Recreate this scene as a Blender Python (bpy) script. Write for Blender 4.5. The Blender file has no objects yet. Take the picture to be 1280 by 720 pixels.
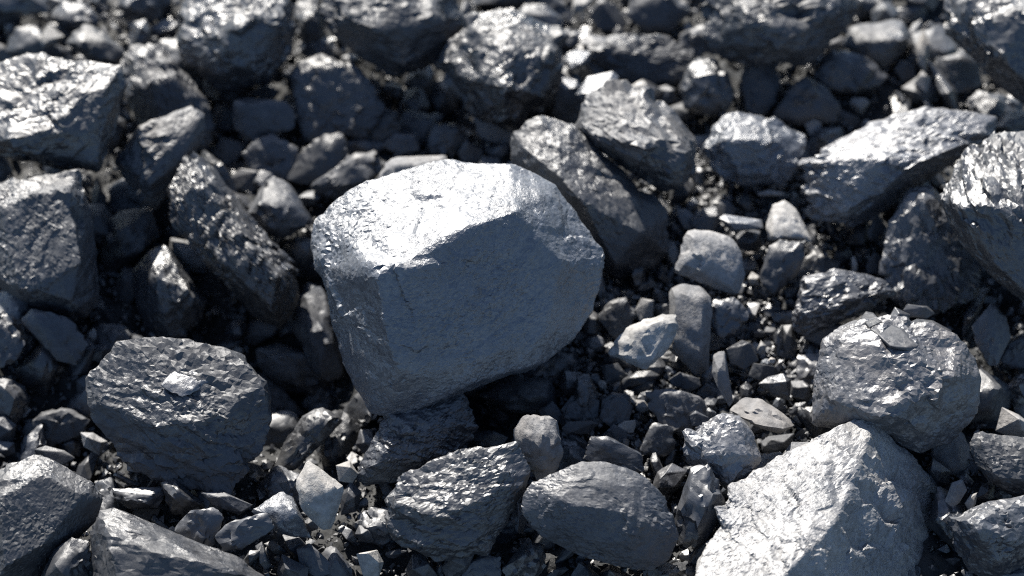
import bpy, bmesh, math, random
import numpy as np
from mathutils import Vector

scene = bpy.context.scene
C = scene.collection
R = math.radians

# ------------------------------------------------------------------ camera
PITCH = R(52.0)          # the camera looks down on the heap at this angle
DIST = 2.133             # metres to the middle of the frame
FPX = 2133.0             # focal length in photo pixels (1280 wide)
CP, SP = math.cos(PITCH), math.sin(PITCH)
CAM = np.array([0.0, -DIST * CP, DIST * SP])
cd = bpy.data.cameras.new('camera')
cd.sensor_width = 36.0
cd.lens = 36.0 * FPX / 1280.0
cd.clip_start = 0.05
cd.clip_end = 200.0
cam = bpy.data.objects.new('camera', cd)
cam.location = CAM
cam.rotation_euler = (math.pi / 2 - PITCH, 0, 0)
cd.dof.use_dof = True
cd.dof.focus_distance = 1.89
cd.dof.aperture_fstop = 2.0
C.objects.link(cam)
scene.camera = cam

# ------------------------------------------------------------------ sky and sun
SUN_EL, SUN_AZ = R(40.0), R(-20.0)     # behind the heap, a little to the left (azimuth from +Y, negative = towards -X)
w = bpy.data.worlds.new('World')
scene.world = w
w.use_nodes = True
nt = w.node_tree
bg = nt.nodes['Background']
sky = nt.nodes.new('ShaderNodeTexSky')
sky.sky_type = 'NISHITA'
sky.sun_disc = False
sky.sun_elevation = SUN_EL
sky.sun_rotation = SUN_AZ
sky.air_density = 1.0
sky.dust_density = 0.6
sky.ozone_density = 3.0
nt.links.new(sky.outputs['Color'], bg.inputs['Color'])
bg.inputs['Strength'].default_value = 0.066
ld = bpy.data.lights.new('sun', 'SUN')
ld.energy = 5.0
ld.angle = R(0.5)
ld.color = (1.0, 0.95, 0.87)
sun = bpy.data.objects.new('sun', ld)
sd = Vector((math.sin(SUN_AZ) * math.cos(SUN_EL), math.cos(SUN_AZ) * math.cos(SUN_EL), math.sin(SUN_EL)))
sun.rotation_euler = sd.to_track_quat('Z', 'Y').to_euler()
sun.location = sd * 5
C.objects.link(sun)
scene.view_settings.view_transform = 'Standard'
scene.view_settings.look = 'None'
scene.view_settings.exposure = 1.82
scene.view_settings.gamma = 1.0
scene.render.engine = 'CYCLES'
scene.cycles.use_denoising = False
scene.cycles.filter_width = 1.1
scene.cycles.sample_clamp_direct = 6.0
scene.cycles.sample_clamp_indirect = 3.0
scene.cycles.max_bounces = 5
scene.cycles.diffuse_bounces = 3
scene.cycles.glossy_bounces = 3

# ------------------------------------------------------------------ numeric helpers
def unproject(px, py, depth):
    """photo pixel + depth along the view axis -> world point"""
    x = (px - 640.0) / FPX * depth
    u = -(py - 360.0) / FPX * depth
    # camera axes in world: right = +X, up = (0, SP, CP), forward = (0, CP, -SP)
    return np.array([CAM[0] + x, CAM[1] + u * SP + depth * CP, CAM[2] + u * CP - depth * SP])

def ray_to_height(px, py, z):
    """depth along the view axis at which the pixel's ray is at height z"""
    k = -(py - 360.0) / FPX * CP - SP
    return (z - CAM[2]) / k

PITS = []
for (px, py, rad, dep) in [(300, 415, 0.13, 0.12), (380, 440, 0.08, 0.06), (60, 520, 0.10, 0.06), (625, 500, 0.07, 0.05),
                           (180, 290, 0.08, 0.05), (1265, 370, 0.05, 0.04), (560, 110, 0.09, 0.05), (390, 560, 0.06, 0.03),
                           (470, 690, 0.05, 0.03), (1110, 250, 0.07, 0.03), (250, 120, 0.10, 0.04)]:
    p = unproject(px, py, ray_to_height(px, py, 0.0))
    PITS.append((p[0], p[1], rad, dep))

def bed(x, y):
    z = -0.015 + 0.0 * x
    for (a, b, r, d) in PITS:
        z = z - d * np.exp(-((x - a) ** 2 + (y - b) ** 2) / (r * r))
    return z

def _hash(ix, iy, iz):
    h = (ix.astype(np.uint32) * np.uint32(374761393) + iy.astype(np.uint32) * np.uint32(668265263) + iz.astype(np.uint32) * np.uint32(2246822519))
    h = (h ^ (h >> np.uint32(13))) * np.uint32(1274126177)
    h = h ^ (h >> np.uint32(16))
    return (h & np.uint32(0xFFFF)).astype(np.float32) * np.float32(2.0 / 65535.0) - np.float32(1.0)

def vnoise(p):
    """smooth value noise in -1..1"""
    f = np.floor(p)
    t = (p - f).astype(np.float32)
    t = t * t * t * (t * (t * 6 - 15) + 10)
    i = f.astype(np.int64)
    x, y, z = i[:, 0], i[:, 1], i[:, 2]
    tx, ty, tz = t[:, 0], t[:, 1], t[:, 2]
    def c(dx, dy, dz): return _hash(x + dx, y + dy, z + dz)
    a = c(0,0,0) * (1 - tx) + c(1,0,0) * tx
    b = c(0,1,0) * (1 - tx) + c(1,1,0) * tx
    e = c(0,0,1) * (1 - tx) + c(1,0,1) * tx
    g = c(0,1,1) * (1 - tx) + c(1,1,1) * tx
    return (a * (1 - ty) + b * ty) * (1 - tz) + (e * (1 - ty) + g * ty) * tz

def fbm(p, octaves, gain=0.5):
    s, a = np.zeros(len(p), np.float32), 1.0
    q = p
    for o in range(octaves):
        s += a * vnoise(q)
        q = q * 2.03 + 17.3
        a *= gain
    return s

def cells(p, csz, tilt, step, rs):
    """fracture relief: nearest random seed decides a tilted little plane; neighbours meet in a sharp ledge"""
    lo, hi = p.min(0), p.max(0)
    sub = p[rs.randint(len(p), size=min(len(p), 4000))]
    seeds = []
    ext = np.linalg.norm(hi - lo)
    m = int(min(900, 9.0 * (ext / 1.7 / csz) ** 2 + 6))
    S = sub[rs.randint(len(sub), size=m)] + rs.normal(size=(m, 3)) * csz * .12
    G = rs.normal(size=(m, 3)) * tilt
    A = rs.normal(size=m) * step
    out = np.empty(len(p), np.float32)
    s2 = (S * S).sum(1)
    wd = csz * .10
    for a in range(0, len(p), 20000):
        P_ = p[a:a + 20000]
        d2 = (P_ * P_).sum(1)[:, None] - 2 * P_ @ S.T + s2
        k = np.argpartition(d2, 1, axis=1)[:, :2]
        r_ = np.arange(len(P_))
        e0, e1 = d2[r_, k[:, 0]], d2[r_, k[:, 1]]
        sw = e0 > e1
        k0 = np.where(sw, k[:, 1], k[:, 0]); k1 = np.where(sw, k[:, 0], k[:, 1])
        D0 = np.sqrt(np.maximum(np.minimum(e0, e1), 0)); D1 = np.sqrt(np.maximum(np.maximum(e0, e1), 0))
        h0 = A[k0] + ((P_ - S[k0]) * G[k0]).sum(1)
        h1 = A[k1] + ((P_ - S[k1]) * G[k1]).sum(1)
        t = np.clip((D1 - D0) / wd, 0, 1)
        out[a:a + 20000] = h0 * (.5 + .5 * t) + h1 * (.5 - .5 * t)
    return out

# unit spheres to shape the stones from
ICO = {}
def ico(n):
    if n not in ICO:
        bm = bmesh.new()
        bmesh.ops.create_icosphere(bm, subdivisions=n, radius=1.0)
        v = np.array([x.co[:] for x in bm.verts])
        f = np.array([[x.index for x in g.verts] for g in bm.faces], np.int32)
        bm.free()
        ICO[n] = (v / np.linalg.norm(v, axis=1)[:, None], f)
    return ICO[n]

def hull_planes(pts):
    """outward planes (normals, offsets) of the convex hull, near-coplanar ones merged"""
    bm = bmesh.new()
    for p in pts: bm.verts.new(p)
    bmesh.ops.convex_hull(bm, input=bm.verts[:], use_existing_faces=False)
    bm.normal_update()
    N, D, A = [], [], []
    c = np.mean(pts, axis=0)
    for f in bm.faces:
        n = np.array(f.normal[:])
        if np.linalg.norm(n) < 0.5: continue
        d = float(np.dot(n, np.array(f.verts[0].co[:])))
        if np.dot(n, c) > d: n, d = -n, -d
        for k in range(len(N)):
            if np.dot(N[k], n) > 0.992:
                break
        else:
            N.append(n); D.append(d)
    bm.free()
    return np.array(N), np.array(D)

def mesh_from(name, v, f, mat, smooth=True):
    me = bpy.data.meshes.new(name)
    me.vertices.add(len(v)); me.vertices.foreach_set('co', np.asarray(v, np.float32).ravel())
    nf, k = f.shape
    me.loops.add(nf * k); me.loops.foreach_set('vertex_index', np.asarray(f, np.int32).ravel())
    me.polygons.add(nf)
    me.polygons.foreach_set('loop_start', np.arange(nf, dtype=np.int32) * k)
    me.polygons.foreach_set('use_smooth', np.full(nf, smooth, dtype=bool))
    me.update(calc_edges=True)
    me.materials.append(mat)
    return me

# ------------------------------------------------------------------ materials
def rock_material(name, dark, dust, dust_amt, rough, spec, facet, bump, bump_scale=75.0, streak=None, tint_var=0.35, worn=0.14, warm=0.2):
    m = bpy.data.materials.new(name)
    m.use_nodes = True
    t = m.node_tree
    N, L = t.nodes, t.links
    b = N['Principled BSDF']
    tc = N.new('ShaderNodeTexCoord')
    oi = N.new('ShaderNodeObjectInfo')
    off = N.new('ShaderNodeVectorMath'); off.operation = 'MULTIPLY_ADD'
    L.new(tc.outputs['Object'], off.inputs[0]); off.inputs[1].default_value = (1, 1, 1)
    cmb = N.new('ShaderNodeVectorMath'); cmb.operation = 'SCALE'
    cmb.inputs[0].default_value = (7.0, 13.0, 5.0)
    L.new(oi.outputs['Random'], cmb.inputs['Scale'])
    L.new(cmb.outputs[0], off.inputs[2])
    vec = off.outputs[0]
    if streak:
        mp = N.new('ShaderNodeMapping'); mp.inputs['Scale'].default_value = streak
        L.new(vec, mp.inputs['Vector']); vec_s = mp.outputs[0]
    else:
        vec_s = vec
    def noise(scale, detail, rgh=0.6, v=vec):
        n = N.new('ShaderNodeTexNoise'); n.inputs['Scale'].default_value = scale
        n.inputs['Detail'].default_value = detail; n.inputs['Roughness'].default_value = rgh
        L.new(v, n.inputs['Vector']); return n.outputs['Fac']
    def ramp(fac, a, c, va, vc):
        r = N.new('ShaderNodeMapRange'); r.inputs['From Min'].default_value = a; r.inputs['From Max'].default_value = c
        r.inputs['To Min'].default_value = va; r.inputs['To Max'].default_value = vc
        L.new(fac, r.inputs['Value']); return r.outputs[0]
    def math_(op, a, c):
        n = N.new('ShaderNodeMath'); n.operation = op
        for k, x in enumerate((a, c)):
            if isinstance(x, (int, float)): n.inputs[k].default_value = x
            else: L.new(x, n.inputs[k])
        return n.outputs[0]
    big = noise(9.0, 5.0)
    mid = noise(38.0, 8.0, 0.7, vec_s)
    fac = ramp(math_('ADD', math_('MULTIPLY', big, 0.6), math_('MULTIPLY', mid, 0.4)), 0.40, 0.62, 0.0, dust_amt)
    mix = N.new('ShaderNodeMix'); mix.data_type = 'RGBA'
    mix.inputs[6].default_value = (*dark, 1)
    mw = N.new('ShaderNodeMix'); mw.data_type = 'RGBA'
    mw.inputs[6].default_value = (*dust, 1); mw.inputs[7].default_value = (dust[0] * 1.15, dust[1] * .97, dust[2] * .78, 1)
    wr = N.new('ShaderNodeMath'); wr.operation = 'FRACT'
    L.new(math_('MULTIPLY', oi.outputs['Random'], 17.3), wr.inputs[0])
    L.new(math_('MULTIPLY', math_('POWER', wr.outputs[0], 2.0), warm * 2), mw.inputs[0])
    L.new(mw.outputs[2], mix.inputs[7])
    L.new(fac, mix.inputs[0])
    hsv = N.new('ShaderNodeHueSaturation')
    L.new(mix.outputs[2], hsv.inputs['Color'])
    val = math_('MULTIPLY', ramp(oi.outputs['Random'], 0, 1, 1 - tint_var, 1 + tint_var), ramp(noise(160.0, 4.0), 0.3, 0.7, 0.75, 1.25))
    L.new(val, hsv.inputs['Value'])
    L.new(hsv.outputs[0], b.inputs['Base Color'])
    patch = ramp(noise(13.0, 5.0, 0.62, vec_s), 0.44, 0.60, 0.0, 1.0)     # fresh glassy breaks against worn dull faces
    rr = math_('ADD', ramp(mid, 0.35, 0.65, rough - 0.05, rough + 0.07), math_('MULTIPLY', math_('SUBTRACT', 1.0, patch), worn))
    L.new(rr, b.inputs['Roughness'])
    b.inputs['Specular IOR Level'].default_value = spec
    # relief
    h1 = noise(bump_scale, 9.0, 0.68, vec_s)
    bp = N.new('ShaderNodeBump'); L.new(ramp(patch, 0, 1, bump * 0.45, bump), bp.inputs['Strength']); bp.inputs['Distance'].default_value = 0.0042
    L.new(h1, bp.inputs['Height'])
    # small fracture facets: every cell of a Voronoi pattern leans its own way
    vo = N.new('ShaderNodeTexVoronoi'); vo.inputs['Scale'].default_value = 210.0
    wob = N.new('ShaderNodeVectorMath'); wob.operation = 'MULTIPLY_ADD'
    nz = N.new('ShaderNodeTexNoise'); nz.inputs['Scale'].default_value = 120.0; nz.inputs['Detail'].default_value = 3.0
    L.new(vec_s, nz.inputs['Vector'])
    L.new(nz.outputs['Color'], wob.inputs[0]); wob.inputs[1].default_value = (0.012,) * 3; L.new(vec_s, wob.inputs[2])
    L.new(wob.outputs[0], vo.inputs['Vector'])
    sub = N.new('ShaderNodeVectorMath'); sub.operation = 'SUBTRACT'
    L.new(vo.outputs['Color'], sub.inputs[0]); sub.inputs[1].default_value = (0.5, 0.5, 0.5)
    sc = N.new('ShaderNodeVectorMath'); sc.operation = 'SCALE'
    L.new(sub.outputs[0], sc.inputs[0])
    L.new(ramp(noise(22.0, 4.0), 0.42, 0.62, facet * 0.15, facet), sc.inputs['Scale'])
    ad = N.new('ShaderNodeVectorMath'); ad.operation = 'ADD'
    L.new(bp.outputs['Normal'], ad.inputs[0]); L.new(sc.outputs[0], ad.inputs[1])
    nm = N.new('ShaderNodeVectorMath'); nm.operation = 'NORMALIZE'
    L.new(ad.outputs[0], nm.inputs[0])
    L.new(nm.outputs[0], b.inputs['Normal'])
    return m

MAT = {
    'g': rock_material('coal_glossy', (0.0095, 0.0118, 0.0165), (0.034, 0.0345, 0.037), 0.7, 0.34, 0.80, 0.55, 0.40, worn=0.2),
    'd': rock_material('coal_dull', (0.0120, 0.0145, 0.0195), (0.040, 0.0405, 0.043), 0.8, 0.42, 0.62, 0.40, 0.45, worn=0.2),
    's': rock_material('coal_banded', (0.0105, 0.0128, 0.0175), (0.036, 0.0365, 0.039), 0.7, 0.38, 0.75, 0.40, 0.48, 40.0, (0.35, 0.35, 2.2)),
    'b': rock_material('coal_silvery', (0.036, 0.042, 0.053), (0.074, 0.078, 0.086), 0.8, 0.37, 0.85, 0.45, 0.80, worn=0.06, warm=0.0),
    'w': rock_material('coal_ash_grey', (0.095, 0.096, 0.100), (0.19, 0.184, 0.175), 0.8, 0.42, 0.85, 0.45, 0.90, worn=0.08, warm=0.3),
    'r': rock_material('coal_blue_grey', (0.034, 0.037, 0.044), (0.075, 0.074, 0.075), 0.8, 0.37, 0.80, 0.45, 0.55),
    'm': rock_material('shale_grey', (0.090, 0.092, 0.096), (0.17, 0.165, 0.16), 0.8, 0.62, 0.45, 0.30, 0.85, tint_var=0.2),
    'p': rock_material('stone_pale', (0.12, 0.118, 0.114), (0.26, 0.252, 0.24), 0.9, 0.66, 0.35, 0.30, 0.85, tint_var=0.15),
    'f': rock_material('coal_fines', (0.008, 0.009, 0.010), (0.020, 0.020, 0.020), 0.8, 0.60, 0.25, 0.50, 0.70, 90.0),
}

# ------------------------------------------------------------------ the stone builder
TILES = {'F': (0, 0, 1.0), 'a': (0, 0, .3362), 'b': (425, 0, .3362), 'c': (850, 0, .3362), 'd': (0, 240, .3362), 'e': (425, 240, .3362),
         'f': (850, 240, .3362), 'g': (0, 478, .3362), 'h': (425, 478, .3362), 'i': (850, 478, .3362),
         'j': (690, 220, .25), 'k': (690, 400, .25), 'm': (380, 190, .4723)}
POLYS = []          # photo outlines of the traced stones, to keep the loose filling off them
BUILT = {}          # key -> list of front-surface points for stones that lie on others

def parse(s, tile):
    x0, y0, k = TILES[tile]
    out = []
    for tok in s.split():
        a = [float(v) for v in tok.split(',')]
        out.append((x0 + a[0] * k, y0 + a[1] * k, a[2] * k if len(a) > 2 else None))
    return out

def span_at(poly, y):
    xs = []
    n = len(poly)
    for i in range(n):
        (x1, y1), (x2, y2) = poly[i][:2], poly[(i + 1) % n][:2]
        if (y1 - y) * (y2 - y) < 0:
            xs.append(x1 + (x2 - x1) * (y - y1) / (y2 - y1))
    return (min(xs), max(xs)) if len(xs) >= 2 else None

def area(poly):
    return 0.5 * abs(sum(poly[i][0] * poly[(i + 1) % len(poly)][1] - poly[(i + 1) % len(poly)][0] * poly[i][1] for i in range(len(poly))))

RECESS = CP / SP       # how much a level top recedes per pixel up the picture

def auto_front(out, lit, rnd):
    ys = [p[1] for p in out]; xs = [p[0] for p in out]
    y0, y1, x0, x1 = min(ys), max(ys), min(xs), max(xs)
    h, wd = y1 - y0, x1 - x0
    xc, yc = sum(xs) / len(xs), sum(ys) / len(ys)
    size = min(h, wd)
    pts = []
    if lit > 0:
        ye = y0 + lit * h
        d1 = RECESS * lit * h * rnd.uniform(.9, 1.05)
        d1 = min(d1, 0.75 * max(h, wd))
        s = span_at(out, ye + .01)
        if s:
            ww = s[1] - s[0]
            tilt = rnd.uniform(-.12, .12) * ww
            pts += [(s[0] + .14 * ww, ye + rnd.uniform(-.05, .05) * h, d1 - tilt), (s[1] - .14 * ww, ye + rnd.uniform(-.05, .05) * h, d1 + tilt)]
            pts += [(s[0] + rnd.uniform(.35, .65) * ww, ye + .04 * h, d1 + .05 * size)]
        s = span_at(out, y1 - .16 * h)
        if s:
            ww = s[1] - s[0]
            pts += [(s[0] + .25 * ww, y1 - .16 * h, d1 * .92), (s[1] - .25 * ww, y1 - .16 * h, d1 * .88)]
        o = [(x, y, d if d is not None else (0.0 if y < ye else d1 * .35)) for (x, y, d) in out]
    else:
        # three or four front corners make a few broad broken faces
        tx, ty = rnd.uniform(-.35, .35), rnd.uniform(-.40, .20)
        k = rnd.choice([3, 3, 4, 4, 5])
        a0 = rnd.uniform(0, 2 * math.pi)
        for q in range(k):
            a = a0 + 2 * math.pi * (q + rnd.uniform(-.25, .25)) / k
            rr = rnd.uniform(.42, .78)
            X, Y = xc + math.cos(a) * wd * .5 * rr * .85, yc + math.sin(a) * h * .5 * rr * .85
            pts.append((X, Y, rnd.uniform(.26, .42) * size + tx * (X - xc) + ty * (Y - yc)))
        o = [(x, y, d if d is not None else rnd.uniform(-.08, .08) * size) for (x, y, d) in out]
    return o, pts

def make_stone(name, outline, front, mat, seed, back=.55, lift=0.0, embed=.15, on=None, P=240.0, chips=8, rough=1.0, terr=1.0, strata=None, level=None, bulge=None, push=0.0, flat=1.0, flush=None):
    front = [(x, y, d * flat) for (x, y, d) in front]
    rnd = random.Random(seed)
    rs = np.random.RandomState(seed)
    xs = [p[0] for p in outline]; ys = [p[1] for p in outline]
    cx, cy = (min(xs) + max(xs)) / 2, (min(ys) + max(ys)) / 2
    wd, h = max(xs) - min(xs), max(ys) - min(ys)
    size = math.sqrt(max(area(outline), 1.0))
    bk = back * size
    outline = [(cx + (x - cx) * 1.05, cy + (y - cy) * 1.05, d) for (x, y, d) in outline]
    def world(z0):
        s = z0 / FPX
        P3 = [unproject(x, y, z0 - d * s) for (x, y, d) in outline + front]
        for (x, y, d) in outline:
            q = .72
            P3.append(unproject(cx + (x - cx) * q, cy + (y - cy) * q, z0 + bk * s if flush is None else z0 - (d - flush * 1.6) * s))
        return np.array(P3)
    if on is not None:
        z0 = on
    else:
        z0 = ray_to_height(cx, cy, 0.03)
        for it in range(6):
            W = world(z0)
            zmin, zmax = W[:, 2].min(), W[:, 2].max()
            target = float(bed(W[:, 0].mean(), W[:, 1].mean())) - embed * (zmax - zmin) + lift
            z0 += (zmin - target) / SP * .9
    z0 -= push * z0 / FPX
    W = world(z0)
    center = (W.min(0) + W.max(0)) / 2
    Q = W - center
    if level is None:
        level = 6 if size > 190 else 5 if size > 75 else 4 if size > 36 else 0
    if level == 0:                                # small broken pieces: the hull itself with worn edges
        bm = bmesh.new()
        for pt in Q: bm.verts.new(pt * rs.uniform(.9, 1.04))
        bmesh.ops.convex_hull(bm, input=bm.verts[:])
        bmesh.ops.delete(bm, geom=[v for v in bm.verts if not v.link_faces], context='VERTS')
        bmesh.ops.dissolve_limit(bm, angle_limit=R(9), verts=bm.verts[:], edges=bm.edges[:])
        bmesh.ops.bevel(bm, geom=bm.edges[:], offset=size * z0 / FPX * .022, segments=1, affect='EDGES', clamp_overlap=True)
        me = bpy.data.meshes.new(name)
        bm.to_mesh(me); bm.free()
        me.materials.append(MAT[mat])
        o = bpy.data.objects.new(name, me); o.location = center
        C.objects.link(o)
        return o, z0, size * z0 / FPX
    N, D = hull_planes(Q)
    # knock corners off
    for k in range(chips):
        n = rs.normal(size=3); n /= np.linalg.norm(n)
        sup = (Q @ n).max()
        N = np.vstack([N, n]); D = np.append(D, sup * rs.uniform(.93, 1.0))
    keep = D > 1e-5
    N, D = N[keep], D[keep]
    # sampling directions follow the stone's own proportions
    ev, U = np.linalg.eigh(np.cov(Q.T))
    ax = np.sqrt(np.maximum(ev, 1e-9)); ax = np.maximum(ax, ax.max() * .2)
    V, F = ico(level)
    if level >= 5:                                # uneven sampling, so that the small break faces differ in size and shape
        V = V + rs.normal(size=V.shape) * (.30 * np.linalg.norm(V[F[0, 0]] - V[F[0, 1]]))
    dirs = (V * ax) @ U.T
    dirs /= np.linalg.norm(dirs, axis=1)[:, None]
    inv = np.maximum(dirs @ (N / D[:, None]).T, 0.0)
    m = inv.max(1)
    r = 1.0 / (m * (((inv / m[:, None]) ** P).sum(1)) ** (1.0 / P))
    if bulge:
        for (bx, by, bd, br) in bulge:           # a knob that stands out of the hull
            c = unproject(bx, by, z0 - bd * z0 / FPX) - center
            rr = br * z0 / FPX
            b_ = dirs @ c; disc = b_ * b_ - (c @ c) + rr * rr
            r = np.where(disc > 0, np.maximum(r, b_ + np.sqrt(np.maximum(disc, 0))), r)
    sm = size * z0 / FPX
    p = dirs * r[:, None]
    q = p / sm * 2.0 + rs.uniform(-50, 50, 3)
    octs = {3: 2, 4: 4, 5: 5, 6: 6, 7: 7}[level]
    disp = 0.008 * fbm(q * .9, 3, .5) + 0.005 * rough * fbm(q * 5.1 + 9, max(octs - 1, 1), .55)
    # broken fracture faces: cells over the surface, each leaning its own way and stepped against its neighbours
    wq = p / sm + .05 * np.stack([fbm(q * 1.7 + 3 * k, 3) for k in range(3)], 1)
    if strata is not None:
        sdv = np.array(strata[:3], float); sdv /= np.linalg.norm(sdv)
        wq = wq + np.outer(wq @ sdv, sdv) * 1.6
    for (csz, tilt, step) in ((.36, .20, .018), (.15, .12, .0065), (.070, .075, .0020), (.032, .06, .0008))[:{3: 2, 4: 3, 5: 3, 6: 4, 7: 4}[level]]:
        disp += cells(wq, csz, tilt, step, rs) * np.clip((.55 if csz > .2 else .15 if csz > .1 else 0) + 1.2 * vnoise(q * .9 + csz * 100), 0, 1.2) * min(1.1, rough)
    rg = 1.0 - np.abs(fbm(q * 1.1 + 61 + .35 * fbm(q * 4, 2)[:, None], 2, .5))
    disp -= (0.010 if level > 4 else 0.0) * min(1, rough) * np.maximum(rg - .94, 0) * 14 * np.clip(vnoise(q * .8 + 13) * 2, 0, 1)   # cracks
    lev = fbm(q * .8 + 77, 3, .45) * 3.0
    fr = lev - np.floor(lev)
    st = np.floor(lev) + np.clip((fr - .85) / .15, 0, 1) - lev
    disp += 0.010 * terr * st
    if strata is not None:
        hh = (p @ sdv) / sm * strata[3] + .5 * fbm(q * .7 + 5, 3)
        fr = hh - np.floor(hh)
        disp += strata[4] * .8 * (np.clip(fr / .8, 0, 1) - np.clip((fr - .8) / .2, 0, 1) - .5) * np.clip(0.6 + .9 * vnoise(q * 1.3 + 3), 0, 1.3)
    r2 = r + disp * sm * np.minimum(1.0, r / (.42 * sm))       # thin places break less deeply
    v = dirs * np.maximum(r2, r * .4)[:, None]
    edge = np.linalg.norm(v[F[:, 0]] - v[F[:, 1]], axis=1).mean()
    grain = (.10 if level >= 5 else .06) * np.clip(.55 + 1.2 * fbm(q * 1.4 + 200, 3), (.35 if level == 7 else .14), 1.2)
    v = v + rs.normal(size=v.shape) * (edge * grain)[:, None]
    me = mesh_from(name, v, F, MAT[mat], level < 5)
    if level < 5:
        me.set_sharp_from_angle(angle=R(28))
    o = bpy.data.objects.new(name, me)
    o.location = center
    C.objects.link(o)
    return o, z0, sm

def tag(o, label, cat, group=None, kind=None):
    o['label'] = label; o['category'] = cat
    if group: o['group'] = group
    if kind: o['kind'] = kind

KIND = {'L': ('coal_lump', 'coal lump', 'lumps of coal lying in the heap'), 'S': ('coal_slab', 'coal slab', 'flat slabs of coal in the heap'),
        'C': ('coal_chip', 'coal chip', 'small chips of coal in the heap'), 'G': ('grey_stone', 'stone', 'grey and pale stones among the coal'),
        'B': ('coal_boulder', 'coal boulder', 'very large blocks of coal in the heap')}

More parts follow.
